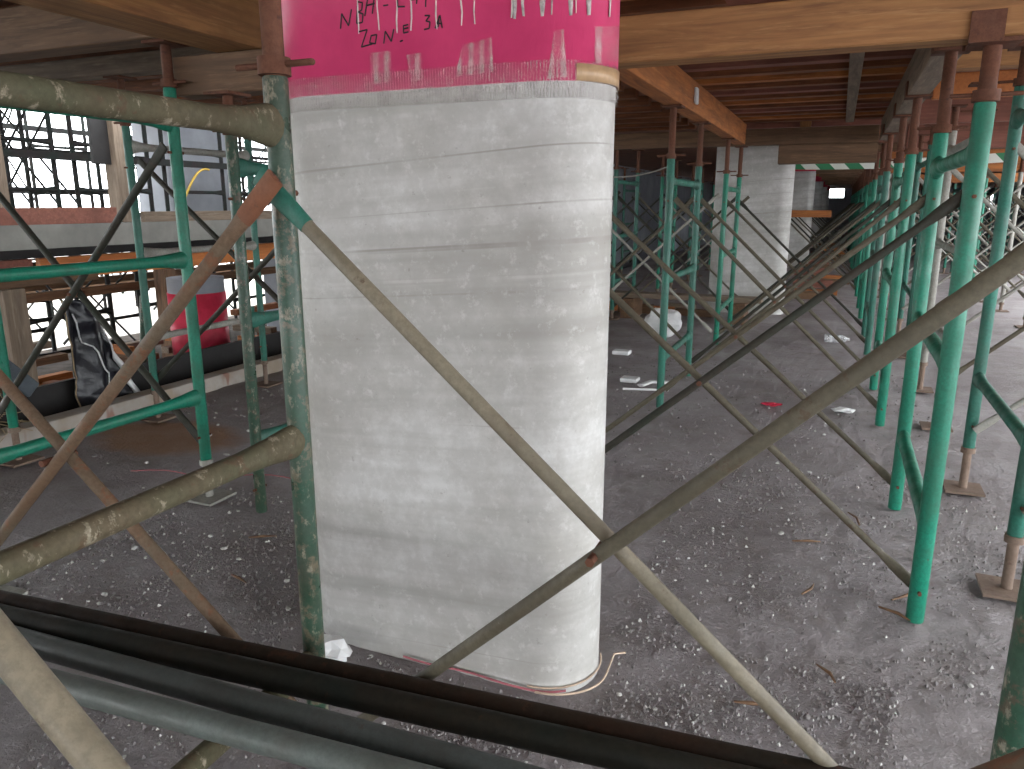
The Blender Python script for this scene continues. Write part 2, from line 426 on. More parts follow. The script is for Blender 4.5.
# ---- columns ---------------------------------------------------------------
def rr_loop(x0, x1, y0, y1, r, n=14):
    pts = []
    for cx, cy, a0 in ((x1 - r, y0 + r, -90), (x1 - r, y1 - r, 0), (x0 + r, y1 - r, 90), (x0 + r, y0 + r, 180)):
        for k in range(n + 1):
            a = math.radians(a0 + 90 * k / n); pts.append((cx + r * math.cos(a), cy + r * math.sin(a)))
    return pts
def prism_bm(loop, z0, z1, cap=True):
    bm = bmesh.new()
    zs = [z0, z1]
    rings = [[bm.verts.new((x, y, z)) for x, y in loop] for z in zs]
    n = len(loop)
    for k in range(n):
        f = bm.faces.new((rings[0][k], rings[0][(k + 1) % n], rings[1][(k + 1) % n], rings[1][k])); f.smooth = True
    if cap:
        for f in (bm.faces.new(rings[0][::-1]), bm.faces.new(rings[1])):
            for e in f.edges: e.smooth = False
    return bm
def shell_bm(loop_fn, z0, z1, t, i0=None, i1=None):
    """thin skin lying on a rounded column, thickness t"""
    lo, li = loop_fn(t), loop_fn(.0008)
    n = len(lo); idx = list(range(n)) if i0 is None else list(range(i0, i1 + 1))
    bm = bmesh.new()
    o0 = [bm.verts.new((*lo[i], z0)) for i in idx]; o1 = [bm.verts.new((*lo[i], z1)) for i in idx]
    q0 = [bm.verts.new((*li[i], z0)) for i in idx]; q1 = [bm.verts.new((*li[i], z1)) for i in idx]
    m = len(idx); rng = range(m) if i0 is None else range(m - 1)
    for k in rng:
        j = (k + 1) % m
        f = bm.faces.new((o0[k], o0[j], o1[j], o1[k])); f.smooth = True
        bm.faces.new((o1[k], o1[j], q1[j], q1[k])); bm.faces.new((q0[k], q0[j], o0[j], o0[k])); 
        f = bm.faces.new((q0[j], q0[k], q1[k], q1[j])); f.smooth = True
    return bm
CX0, CX1, RAD, DEP = -1.325, -.482, .139, .279
def col_loop(y0, off): return rr_loop(CX0 - off, CX1 + off, y0 - off, y0 + DEP + off, RAD + off)
main = None
for k, y0 in enumerate(COLS):
    c = thing('concrete_column', ['banded pale concrete column in front, wrapped in pink film at its top',
        'second pale concrete column along the row, behind the crossed braces', 'third pale concrete column along the row',
        'fourth pale concrete column along the row', 'fifth pale concrete column along the row', 'sixth and farthest pale concrete column along the row'][k],
        'column', ((CX0 + CX1) / 2, y0 + .14, 0), 'concrete columns in one row')
    obj('shaft', prism_bm(col_loop(y0, 0), -.01, 2.028), 'concrete', c)
    lf = lambda off, y0=y0: col_loop(y0, off)
    if k == 0:
        main = c
        film = obj('film_wrap', shell_bm(lf, 1.452, 2.025, .004), 'film', c)
        film['label'] = 'glossy pink film wrap'
        tb = obj('tape_band', shell_bm(lf, 1.418, 1.492, .0062), 'tape', c); tb['label'] = 'crinkled clear tape band'
    else:
        film = obj('film_wrap', shell_bm(lf, 1.83, 2.025, .004), 'film_red', c); film['label'] = 'red film wrap'

# tape patches, brown tape, grout drips and marker writing on the film (all lie on its front face)
FY = COLS[0] - .004
def on_film(x, z, off):
    """point on the film skin (flat front, then the rounded right end), lifted by off; x, z are given on the plane of the flat front"""
    cx, cy, r = CX1 - RAD, COLS[0] + RAD, RAD + .004 + off
    if x <= cx: return V((x, COLS[0] - .004 - off, z))
    a = x * x + FY * FY; b_ = -2 * (x * cx + FY * cy); c = cx * cx + cy * cy - r * r
    disc = max(0, b_ * b_ - 4 * a * c); k = (-b_ - math.sqrt(disc)) / (2 * a)
    return V((x * k, FY * k, 1.2 + (z - 1.2) * k))
def patch(name, quad, m, dy=.0035, parent=None, label=None):
    bm = bmesh.new(); n = 8
    (ax, az), (bx, bz), (cx_, cz), (dx, dz) = quad          # top left, top right, bottom right, bottom left
    g = [[[bm.verts.new(on_film((ax + (bx - ax) * i / n) * (1 - t) + (dx + (cx_ - dx) * i / n) * t, (az + (bz - az) * i / n) * (1 - t) + (dz + (cz - dz) * i / n) * t, o)) for t in (0, 1)] for i in range(n + 1)] for o in (dy, .0002)]
    for i in range(n):
        f = bm.faces.new((g[0][i][0], g[0][i + 1][0], g[0][i + 1][1], g[0][i][1])); f.smooth = True
        bm.faces.new((g[1][i][1], g[1][i + 1][1], g[1][i + 1][0], g[1][i][0]))
        for t in (0, 1): bm.faces.new((g[0][i][t], g[0][i + 1][t], g[1][i + 1][t], g[1][i][t]))
    for i in (0, n): bm.faces.new((g[0][i][0], g[0][i][1], g[1][i][1], g[1][i][0]))
    o = obj(name, bm, m, parent or main)
    if label: o['label'] = label
    return o
def px(x, y):      # metres on the column face, measured beforehand: x runs right, y runs up
    return (-1.092 + (x - 340) * .002475, 1.644 - (y - 2) * .00215 - (x - 358) * .000165)
for q in (((372, 52), (394, 50), (394, 80), (372, 84)), ((411, 54), (426, 52), (427, 78), (414, 80)),
          ((467, 45), (494, 38), (496, 70), (459, 75)), ((551, 33), (559, 32), (563, 74), (545, 76)), ((586, 30), (606, 30), (606, 60), (586, 62))):
    patch('tape_patch', [px(*p) for p in q], 'tape_soft', .0030, film)
bm = shell_bm(lambda off: col_loop(COLS[0], off), 1.452, 1.486, .0075, 6, 22)
bt = obj('brown_tape', bm, 'brown_tape', main); bt['label'] = 'strip of brown packing tape'
drips = [(361, 1, 33, 0), (382, 1, 30, 0), (401.5, 1.2, 33, 0), (416, 1.3, 31, 0), (441.5, 1.3, 30, 0), (466, 1.4, 27, 0), (478, 1, 26, 0),
         (516, 4.5, 22, 1), (523, 4, 20, 1), (541, 5, 20, 1), (548, 2, 19, 1), (564.5, 5, 20, 1), (581, 5.5, 20, 1), (598, 2.2, 22, 0), (513, 2, 21, 0), (570, 1.4, 18, 0)]
for x, w, yb, g in drips:
    pts = []
    ztop = 1.78
    x0, zb = px(x, yb)
    bm = bmesh.new()
    n = 9; w2 = w * .0025 / 2
    row = []
    for i in range(n):
        z = zb + (ztop - zb) * i / (n - 1); dx = R.uniform(-.002, .002); ww = w2 * (R.uniform(.75, 1.2) if i else .6)
        row.append([bm.verts.new(on_film(x0 + dx + s * ww, z, d)) for s, d in ((-1, -.001), (-.4, .0035), (.4, .0035), (1, -.001))])
    for i in range(n - 1):
        for k in range(3):
            f = bm.faces.new((row[i][k], row[i][k + 1], row[i + 1][k + 1], row[i + 1][k])); f.smooth = True
    obj('grout_drip', bm, 'grout_grey' if g else 'grout', main)
strokes = {  # handwriting, in picture measurements turned to metres by px()
    'N': [[(341, 28), (343, 13), (350, 25), (354, 9)]],
    'B': [[(359, 23), (361, 2), (366, 3), (365, 10), (361, 12), (366, 14), (365, 22), (359, 23)]],
    'H': [[(368, 16), (372, -2)], [(376, 14), (379, -3)], [(370, 6), (379, 4)]],
    'dash': [[(388, 6.5), (393, 6)]],
    'L': [[(402, -6), (403, 8), (410, 8)]],
    'four': [[(419, -8), (417, 2), (425, 1)], [(423, -6), (422, 6)]],
    'one': [[(432, -8), (431, 9)]],
    'Z': [[(361, 31), (370, 29), (363, 46), (375, 43)]],
    'O': [[(374, 35), (372, 42), (378, 43), (380, 34), (374, 35)]],
    'N_': [[(387, 43), (389, 31), (395, 41), (398, 29)]],
    'E': [[(413, 25), (408, 26), (408, 33), (413, 32)], [(408, 29), (413, 28)], [(404, 41), (407, 40)]],
    'three': [[(430, 17), (435, 17), (431, 22), (435, 23), (434, 29), (429, 30)]],
    'A': [[(440, 29), (445, 17), (447, 29)], [(441, 24), (447, 25)], [(444, 18), (443, 28)]]}
for k, ss in strokes.items():
    bm = bmesh.new()
    for s in ss:
        pts = [V((px(*p)[0], FY - .001, px(*p)[1])) for p in s]
        for a, b_ in zip(pts[:-1], pts[1:]):
            add_tube(bm, [a, b_], .0016, 6, [(.0018, .0012)] * 2, (0, 1, 0))
    obj('marker_lettering', bm, 'ink', main)

# ---- main frames ---------------------------------------------------------------
near = dict(near=True, seg=16)
frame('old dark green scaffold frame splashed with mortar, close in front of the column left side', 'scaffold frames', XL, .2, 1.1, 0, 'mortar_green', .0215, 1.41,
      head=(1.72, 1.72), ears=(('x', XL - .06, XL + .06),) * 2, ledgermat='mortar_tube', **near)
frame('dark green scaffold frame cut off at the lower right corner', 'scaffold frames', .29, .2, 1.1, 0, 'dark_green', .025, 1.45, head=(1.72, 1.72), **near)
B1 = (2.27, 2.37)
rowR = [(2.325, 3.245), (4.53, 5.45)] + [(6.75 + 2.2 * i, 7.67 + 2.2 * i) for i in range(9)]
for i, (a, b_) in enumerate(rowR):
    h0 = 1.595 if i == 0 else 1.735
    frame('bright green scaffold frame, %s in the long row right of the columns' % ORD[i] if i else 'bright green scaffold frame standing free on the bare floor, carrying the big timber beam', 'bright green row right of the columns',
          XR, a, b_, 0, 'green' if i % 3 != 2 else 'teal', .025, 1.45, head=(h0, 1.735), ears=(('y', B1[0] - .006, B1[1] + .006) if i == 0 else ('x', XR - .056, XR + .056), ('x', XR - .056, XR + .056)),
          seg=16 if i == 0 else (10 if i < 4 else 6), near=i < 2)
rowL = [(4.44, 5.38), (6.75, 7.67)] + [(11.15 + 2.2 * i, 12.07 + 2.2 * i) for i in range(7)]
rowL = [p for p in rowL if not (hits_column(p[0]) or hits_column(p[1]))]
for i, (a, b_) in enumerate(rowL):
    frame(['green and grey scaffold frame under the lit orange beam right of the front column',
           'bright green scaffold frame standing right in front of the second column'][i] if i < 2 else 'green scaffold frame between the far columns, %s in that line' % ORD[i - 2], 'frames in line with the columns',
          XL, a, b_, 0, ('teal', 'green', 'dark_green')[i % 3], .0225, 1.45, head=(1.735, 1.735), seg=10 if i < 3 else 6, near=i < 2)
row2 = [(2.636, 3.593), (4.6, 5.54), (6.75, 7.67)] + [(8.95 + 2.2 * i, 9.87 + 2.2 * i) for i in range(7)]
for i, (a, b_) in enumerate(row2):
    frame('scaffold frame on rusty base jacks at the right edge, green paint worn grey' if i == 0 else 'scaffold frame on pale base jacks, %s of the line right of the bright green row' % ORD[i],
          'frames on base jacks', X2, a, b_, .19, 'pale_steel' if i in (1, 4) else 'teal', .0235, 1.45, head=(1.79, 1.79), seg=14 if i == 0 else (10 if i < 3 else 6), near=i == 0,
          levels=(1.33, .3) if i == 0 else (1.33, .77, .3))
rows_far = []
for j, x in enumerate((1.82, 3.02)):
    for i in range(9):
        a = 3.6 + .3 * j + 2.2 * i
        mt = ('pale_steel', 'green', 'teal')[(i + j) % 3]
        frame('%s scaffold frame, %s in the %s line of frames far right' % ({'pale_steel': 'pale grey', 'green': 'bright green', 'teal': 'dull green'}[mt], ORD[i], ('inner', 'outer')[j]),
              'frames in the far right lines', x, a, a + .92, .1, mt, .024, 1.45, head=(1.79, 1.79), seg=6)
        rows_far.append((x, a))
# left frames
frame('bright green scaffold frame on base plates, nearest left of the mortar splashed frame', 'frames left of the column', -2.33, 1.33, 2.25, .17, 'green', .0225, 1.45, head=(1.78, 1.78), levels=(1.33, .82, .27), seg=14, near=True, basemat='pale_steel')
frame('dark green worn scaffold frame with bright green ledger standing left of the column', 'frames left of the column', -2.03, 2.22, 3.14, 0, 'dark_green', .022, 1.44, head=(1.585, 1.585), ledgermat='teal', seg=14, near=True)
frame('green scaffold frame beside the kerb with T-headed rusty jack', 'frames left of the column', -3.5, 3.06, 3.97, .17, 'teal', .021, 1.43, head=(1.845, 1.845), ledgermat='pale_steel', seg=12, near=True)
frame('green scaffold frame off the left edge beside the kerb', 'frames left of the column', -3.52, 1.33, 2.25, .17, 'green', .0225, 1.43, head=(1.78, 1.78))
frame('brownish scaffold frame off the left edge', 'frames left of the column', -2.13, .2, 1.1, 0, 'dark_green', .0225, 1.43, head=(1.72, 1.72))
for i in range(5):
    a = 5.6 + 2.25 * i
    frame('small looking green scaffold frame behind the front column, %s in the dim left bay' % ORD[i], 'frames in the dim left bay', -2.15, a, a + .92, .1, ('green', 'teal')[i % 2], .023, 1.45, head=(1.8, 1.8), seg=8)
    if i < 4:
        frame('dull green scaffold frame near the dim left wall, %s there' % ORD[i], 'frames in the dim left bay', -3.4, a + .6, a + 1.52, .1, 'teal', .023, 1.45, head=(1.8, 1.8), seg=6)

# ---- cross braces ----------------------------------------------------------------
gB = 'cross braces'
brace('large pair of crossed mortar-grey brace tubes in front of the column', gB, XL - .003, .315, 1.068, .1, 1.225, mat='brace', mat2='brace_pale', r=.0126, seg=16, off=.017, fallp=((-.9, 1.062, 1.232), (.255, 1.12, .18)), risep=((-.868, 1.095, .118), (.29, 1.028, 1.229)), ends=((0, 'teal', .10), None))
brace('pair of crossed rusty brown brace tubes left of the mortar splashed post', gB, -2.13, XL + .022, 1.055, .1, 1.225, mat='brace_rust', r=.0130, seg=16, off=.02, fallp=((-2.13, 1.075, 1.175), (-.93, 1.075, .185)), risep=((-2.13, 1.03, .076), (-.878, 1.035, 1.227)), ends=(None, (1, 'rust_orange', .075)))
brace('crossed brace nearest the camera, seen only at the lower left and lower right corners', gB, XL, .29, .275, .12, 1.22, mat='brace_rust', mat2='brace_pale', r=.0125, seg=18, off=.026, fall=(1.22, .2))
yb = [2.325, 3.245, 4.53, 5.45]
for i, y in enumerate(yb):
    brace('crossed braces from the bright green row to the columns, %s from the front' % ORD[i], 'braces from the bright green row', XL - (.1 if i < 2 else -.02), XR - .02, y + .03, .1, 1.22, mat=('brace_dark', 'brace', 'brace', 'brace_dark')[i], mat2='brace', r=.0118, seg=10)
k = 4
for i, (a, b_) in enumerate(rowR[2:]):
    for y in (a, b_):
        if hits_column(y + .03) or not any(abs(y - q) < .05 for p in rowL for q in p): continue
        brace('crossed braces from the bright green row to the columns, %s from the front' % (ORD[k] if k < 20 else 'farthest'), 'braces from the bright green row', XL + .02, XR - .02, y + .03, .1, 1.22,
              mat=('brace', 'brace_dark')[k % 2], seg=6, pivot=k < 8); k += 1
k = 0
for i, (a, b_) in enumerate(row2[:8]):
    for y in (a, b_):
        brace('crossed braces right of the frames on base jacks, %s from the front' % ORD[k], 'braces on the right', X2 + .02, 1.80, y - .03, .29, 1.41, mat='pale_steel' if k % 2 else 'brace', seg=8 if k < 4 else 6, pivot=k < 4); k += 1
k = 0
for i in range(8):
    for dy in (0, .92):
        y = 3.6 + 2.2 * i + dy
        brace('crossed braces between the two far right lines, %s from the front' % ORD[k], 'braces on the right', 1.84, 3.0, y + .1, .2, 1.32, mat=('brace', 'brace_dark', 'pale_steel')[k % 3], seg=6, pivot=False); k += 1
brace('dark crossed braces behind the bright green ledgers at far left', gB, -3.52, -2.35, 2.22, .27, 1.40, mat='brace_dark', r=.0145, seg=10)
brace('dark crossed braces behind the dark green worn frame', gB, -3.48, -2.05, 3.10, .25, 1.42, mat='brace_dark', r=.014, seg=10)
k = 0
for i in range(5):
    a = 5.6 + 2.25 * i
    for y in (a, a + .92):
        if hits_column(y): pass
        brace('crossed braces behind the front column, %s in the dim left bay' % ORD[k], 'braces in the dim left bay', -2.13, XL - .55 if hits_column(y) else XL - .03, y + .03, .15, 1.27, mat=('brace', 'pale_steel', 'brace_dark')[k % 3], seg=6, pivot=False); k += 1
        if i < 4: brace('crossed braces by the dim left wall, %s there' % ORD[k - 1], 'braces in the dim left bay', -3.38, -2.17, y + .2, .2, 1.32, mat='brace_dark', seg=6, pivot=False)

# ---- timbers overhead ---------------------------------------------------------------
beam('timber_beam', 'big yellowish timber beam running right from the column, resting on the bright green frame', 'timber beam', 'timber_x', (-1.15, 1.75, *B1, 1.595, 1.72), 'main timber beams')
beam('timber_beam', 'timber beam stub with square end left of the column', 'timber beam', 'dull_x', (-2.335, -1.42, 2.28, 2.38, 1.595, 1.733), 'main timber beams')
beam('timber_beam', 'orange-lit timber beam sloping away along the column row', 'timber beam', 'orange_y', (XL - .052, XL + .052, 2.39, 7.5, 1.735, 1.91), 'main timber beams')
beam('timber_beam', 'grey-brown timber beam above the bright green row, running away', 'timber beam', 'grey_y', (XR - .052, XR + .052, 2.39, 7.5, 1.735, 1.91), 'main timber beams')
beam('timber_beam', 'thick brown timber beam at the upper left, its square end near the rusty jack', 'timber beam', 'timber_y', (-2.13, -1.93, .2, 2.33, 1.735, 1.9), 'main timber beams')
beam('timber_beam', 'dark timber beam crossing behind the thick brown beam at upper left', 'timber beam', 'dull_x', (-5.2, -2.15, 2.19, 2.31, 1.782, 1.95), 'main timber beams')
beam('timber_beam', 'grey timber beam on the T-headed jack at upper left', 'timber beam', 'grey_x', (-5.2, -2.6, 3.0, 3.11, 1.847, 1.94), 'main timber beams')
beam('timber_beam', 'timber beam over the front frame, running along above the camera left', 'timber beam', 'dull_y', (XL - .05, XL + .05, -.3, 1.5, 1.722, 1.88), 'main timber beams')
beam('timber_block', 'reddish timber block lying on top of the big yellowish beam', 'timber block', 'ply_red', (-.33, -.17, 2.2, 2.55, 1.723, 1.86))
beam('timber_beam', 'upper weathered beam of the two stacked across in front of the second column', 'timber beam', 'dull_x', (-3.6, .26, 7.56, 7.68, 1.73, 1.872), 'main timber beams')
beam('timber_beam', 'lower weathered beam of the two stacked across in front of the second column', 'timber beam', 'dull_x', (-.56, .26, 7.57, 7.69, 1.56, 1.726), 'main timber beams')
beam('timber_block', 'small yellow timber block standing on the stacked beams', 'timber block', 'timber_z', (-.395, -.30, 7.58, 7.66, 1.874, 2.0))
beam('timber_plank', 'grey scrap plank under the joists between the two long beams', 'plank', 'grey_y', (-.02, .045, 3.9, 7.4, 1.885, 1.915))
beam('spacer_block', 'small pale block nailed to the side of the orange-lit beam', 'block', 'white_rubbish', (XL + .053, XL + .07, 4.75, 4.82, 1.78, 1.87))
beam('spacer_block', 'small pale block under the grey-brown beam by the second rusty jack', 'block', 'white_rubbish', (XR + .055, XR + .085, 3.26, 3.30, 1.74, 1.79))
n = 0
for y in [2.55 + .27 * i for i in range(19)] + [8.0 + .6 * i for i in range(24)]:
    m = ('joist_x', 'orange_x', 'joist_x', 'ply_red')[n % 4]
    beam('ceiling_joist', 'reddish timber joist under the ceiling between the two long beams, %s from the front' % (ORD[n] if n < 20 else 'far one'), 'joist', m,
         (-1.25, .42, y, y + .085, 1.917, 2.0), 'joists right of the front column', bev=0); n += 1
n = 0
for y in [.3 + .42 * i for i in range(20)]:
    beam('ceiling_joist', 'dark joist under the ceiling left of the column, %s from the front' % ORD[n], 'joist', 'joist_x', (-5.2, -1.45, y, y + .09, 1.96, 2.028), 'joists left of the column', bev=0); n += 1
for i, y in enumerate([10.4, 12.6, 14.8, 17.0, 19.2, 23.6]):
    beam('timber_beam', 'dim cross beam over the far columns, %s behind the stacked pair' % ORD[i], 'timber beam', 'dull_x', (-.44, .6, y, y + .1, 1.74, 1.915), 'far cross beams')
# formwork on the right
beam('timber_beam', 'pale timber beam high on the right behind the first rusty jack', 'timber beam', 'timber_x', (.40, 3.2, 4.15, 4.25, 1.80, 1.885), 'right formwork')
beam('timber_beam', 'red-brown timber beam above the pale one high on the right', 'timber beam', 'ply_red', (.40, 3.2, 4.3, 4.4, 1.89, 1.975), 'right formwork')
beam('plywood_form', 'bright orange plywood formwork panel high on the right', 'formwork panel', 'ply_orange', (.42, 3.4, 5.0, 5.06, 1.77, 1.9), 'right formwork')
beam('plywood_form', 'purple-brown plywood panel under the orange one on the right', 'formwork panel', 'ply_red', (.45, 3.6, 6.35, 6.42, 1.76, 1.93), 'right formwork')
beam('plywood_form', 'dull red plywood panel, second below the orange one on the right', 'formwork panel', 'ply_red', (.5, 4.2, 7.9, 7.97, 1.68, 1.9), 'right formwork')
beam('plywood_form', 'orange-brown plywood panel lowest of those on the right', 'formwork panel', 'orange_x', (.5, 4.6, 10.2, 10.28, 1.56, 1.8), 'right formwork')
beam('timber_beam', 'far orange timber under the panels on the right', 'timber beam', 'orange_x', (.55, 4.8, 12.5, 12.6, 1.5, 1.62), 'right formwork')

# ---- steel pipes in front ------------------------------------------------------------------
def pipe(label, a, b_, r, m, seg=24):
    d = (V(b_) - V(a)).normalized()
    return tag(obj('steel_pipe', tube_bm([a, V(a) + d * .003, V(b_) - d * .003, b_], r, seg, [r * .93, r, r, r * .93]), m), label, 'pipe', 'pipes lying across the front')
zl = .3 + .0198
def pl(x0, y0, x1, y1, xa, xb):
    f = lambda x: y0 + (y1 - y0) * (x - x0) / (x1 - x0); return f(xa), f(xb)
for lab, (x0, y0, x1, y1), r, m, xa, xb in (
    ('dark rusty pipe, farthest of the four lying across the front', (-1.644, .962, -.586, 1.048), .0215, 'pipe_rust', -2.5, .235),
    ('blackish pipe, second nearest the column of the four lying across the front', (-1.578, .914, -.557, .997), .0245, 'pipe_dark', -2.5, .245),
    ('dark grey pipe, third from the column among the four lying across the front', (-1.513, .868, -.773, .897), .0235, 'pipe_grey', -2.4, .2),
    ('pale grey pipe, nearest the camera of the four lying across the front', (-1.278, .797, -.736, .835), .0235, 'pipe_pale', -2.2, .1)):
    ya, yb_ = pl(x0, y0, x1, y1, xa, xb)
    pipe(lab, (xa, ya, zl + r), (xb, yb_, zl + r), r, m)

# ---- left side: kerb, neighbouring deck, shoring ----------------------------------------------
beam('kerb', 'pale plastered kerb along the open edge of the floor at left', 'kerb', 'kerb', (-3.86, -3.74, 1.2, 7.5, -.02, .085))
beam('dark_board', 'black board standing on edge behind the pale kerb', 'board', 'dark_board', (-4.22, -4.18, 2.2, 8.5, -.25, .17), bev=0)
beam('timber_plank', 'dark grey plank lying behind the kerb under the timber post', 'plank', 'grey_y', (-4.12, -3.95, 2.2, 3.2, -.04, .01))
beam('toe_board', 'red-brown board along the top edge of the neighbouring deck, left stretch', 'board', 'ply_red', (-6.06, -6.0, 2.2, 5.05, 1.04, 1.175), 'boards on the neighbouring deck')
beam('toe_board', 'stained pale board along the top edge of the neighbouring deck, right stretch', 'board', 'grey_y', (-6.06, -6.0, 5.35, 9.5, 1.04, 1.135), 'boards on the neighbouring deck')
beam('plywood_form', 'bright orange plywood edge form under the neighbouring deck', 'formwork panel', 'ply_orange', (-6.12, -6.06, 4.3, 9.4, .585, .765))
beam('plywood_form', 'dull red plywood edge form under the neighbouring deck at left', 'formwork panel', 'ply_red', (-6.14, -6.08, 1.5, 4.25, .57, .765))
beam('timber_beam', 'dark strip for the shadowed recess between the neighbouring slab and its orange edge form', 'timber beam', 'dark_board', (-6.2, -6.1, 1.5, 9.5, .768, .844))  # near-black strip put in as the shadow of the recess
beam('timber_plank', 'brown plank under the green ledger on top of the timber post', 'plank', 'dull_y', (-4.32, -4.2, 2.5, 3.35, .745, .80))
beam('timber_post', 'pale brown timber post rising behind the kerb at far left', 'timber post', 'grey_z', (-4.33, -4.2, 2.74, 2.87, -.45, .742))
for lab, x, y in (('brown timber post on the neighbouring deck in the middle of the bright opening', -6.0, 5.2), ('brown timber post on the neighbouring deck at the left edge', -6.0, 4.02)):
    beam('timber_post', lab, 'timber post', 'grey_z', (x - .17, x - .02, y - .08, y + .08, 1.042, 2.6), 'posts on the neighbouring deck')
beam('timber_post', 'brown timber post under the orange edge form beside the red drum-like column', 'timber post', 'dull_z', (-6.2, -6.06, 5.55, 5.7, -.45, .58))
cr = thing('concrete_column', 'short concrete column wrapped in red film below the orange edge form', 'column', (-5.2, 5.1, -.45))
def cyl(x, y, r, z0, z1, n=32): return prism_bm([(x + r * math.cos(2 * PI * k / n), y + r * math.sin(2 * PI * k / n)) for k in range(n)], z0, z1)
obj('shaft', cyl(-5.25, 5.15, .24, -.45, .57), 'wall_grey', cr)
fw = obj('film_wrap', shell_bm(lambda o: [(-5.25 + (.24 + o) * math.cos(2 * PI * k / 32), 5.15 + (.24 + o) * math.sin(2 * PI * k / 32)) for k in range(32)], -.45, .44, .006), 'film_red', cr); fw['label'] = 'glossy red film wrap'
for lab, xx, yy in (('grey concrete column standing on the neighbouring deck', -8.1, 8.0), ('second grey concrete column on the neighbouring deck behind the first', -8.1, 12.4)):
    tag(obj('concrete_column', prism_bm(rr_loop(xx - .3, xx + .3, yy - .6, yy + .6, .05, 4), 1.04, 2.6), 'wall_grey'), lab, 'column', 'columns of the neighbouring deck')
for lab, xx, yy in (('dim concrete wall panel below the neighbouring deck right of the red column', -6.75, 9.0),):
    tag(obj('concrete_pier', prism_bm(rr_loop(xx - .15, xx + .15, yy - 1.1, yy + 1.1, .05, 4), -.45, .845), 'wall_grey'), lab, 'pier')

# scaffolding on and under the neighbouring deck (its backlit darkness is put into the steel colour)
def tower(tier, xs, ys, z0, hh, mt, names):
    n = 0
    for j, x in enumerate(xs):
        for i, y in enumerate(ys):
            a = y + .35 * j
            blocks = ((-8.45, -7.75, 7.4, 8.6, 0), (-8.45, -7.75, 11.8, 13., 0), (-6.95, -6.55, 7.9, 10.1, 1))
            if any(t_ == tier and bx0 < x < bx1 and a < by1 + .1 and a + .95 > by0 - .1 for bx0, bx1, by0, by1, t_ in blocks): continue
            frame('%s scaffold frame %s, %s from the left in its %s line' % (names[0], names[1], ORD[i], ORD[j]), names[1] + ' scaffold', x, a, a + .9, z0, mt, .024, hh, seg=6,
                  levels=(hh - .12, hh * .5, .3), floor_z=z0)
            yq = a + (.9 if i % 2 else 0)
            if any(t_ == tier and x - 1.2 < bx1 and x > bx0 and by0 - .1 < yq < by1 + .1 for bx0, bx1, by0, by1, t_ in blocks): continue
            brace('dark crossed braces %s, %s from the left in the %s line' % (names[1], ORD[i], ORD[j]), names[1] + ' braces', x - 1.2, x - .02, yq, z0 + .15, z0 + hh - .2, mat='silhouette_steel', seg=6, pivot=False)
            n += 1
tower(0, (-7.1, -8.3), [3.3 + 1.12 * i for i in range(8)], 1.041, 1.5, 'silhouette_steel', ('dark', 'standing on the neighbouring deck'))
tower(2, (-10.6, -12.4), [4.6 + 1.5 * i for i in range(7)], -.45, 1.5, 'silhouette_steel', ('dark', 'on the bright ground outside'))
tower(3, (-10.6,), [4.6 + 1.5 * i for i in range(7)], 1.06, 1.9, 'silhouette_steel', ('dark', 'stacked as upper lift outside'))
tower(1, (-6.6, -8.0), [3.2 + 1.25 * i for i in range(7)], -.45, 1.25, 'silhouette_steel', ('dark', 'standing under the neighbouring deck'))
for j, (x, z) in enumerate(((-7.05, 1.62), (-8.25, 1.72), (-10.55, 1.35), (-10.55, 2.2))):
    beam('scaffold_rail', 'dark long rail tied along the scaffold on the neighbouring deck, %s' % ('nearer low one', 'farther low one', 'nearer high one', 'farther high one')[j], 'rail', 'silhouette_steel', (x + .03, x + .08, 3.2, 15.5, z, z + .07))
for j, (x, z) in enumerate(((-6.55, .36), (-7.95, .3), (-10.5, -.02))):
    beam('scaffold_rail', 'dark long rail under the neighbouring deck, %s' % ('nearest one', 'middle one behind', 'lowest one behind')[j], 'rail', 'dull_y', (x + .03, x + .09, 3.0, 14.5, z, z + .08))

rq = random.Random(8)
nn = 0
for k in range(9):                       # cross-stacked layers, lower towards both ends of the heap
    z = -.434 + .062 * k
    for bx in range(2):
        for by in range(7):
            y0_ = 2.55 + .9 * by
            if rq.random() > (1. if k < 4 else .8 - .13 * (k - 4)): continue
            for q in range(2 if k < 5 else 1):
                if k % 2: x0_, x1_, ya, yb2 = -5.92 + .66 * bx, -5.92 + .66 * bx + rq.uniform(.45, .64), y0_ + .42 * q + rq.uniform(0, .2), 0
                else: x0_, x1_, ya, yb2 = -5.92 + .66 * bx + .3 * q + rq.uniform(0, .18), 0, y0_, y0_ + rq.uniform(.5, .86)
                if k % 2: yb2 = ya + .09
                else: x1_ = x0_ + .09
                if x1_ > -4.92 and yb2 > 4.8 and ya < 5.5: continue
                if x0_ < -4.9 and yb2 > 4.85 and ya < 5.45 and x1_ > -5.55: continue
                beam('timber_offcut', 'loose timber offcut in the dark heap below the neighbouring deck', 'offcut', ('dull_', 'grey_', 'orange_', 'joist_')[nn % 4] + ('x' if k % 2 else 'y'),
                     (x0_, x1_, ya, yb2, z, z + .058), 'offcuts heaped below the deck', bev=0); nn += 1
for i in range(9):
    x, y = rq.uniform(-4.6, -4.45), 3.0 + .68 * i + rq.uniform(-.1, .1)
    tag(obj('shoring_prop', tube_bm([(x, y, -.45), (x + rq.uniform(-.12, .12), y + rq.uniform(-.15, .15), rq.uniform(.25, .8))], .022, 8), ('teal', 'dark_green', 'pale_steel')[i % 3]),
        'steel prop leaning in the heap below the neighbouring deck, %s from the left' % ORD[i], 'prop', 'props below the deck')
beam('dark_board', 'small dark board fixed beside the brown timber post above the deck', 'board', 'dark_board', (-6.12, -6.08, 4.94, 5.122, 1.55, 1.95))

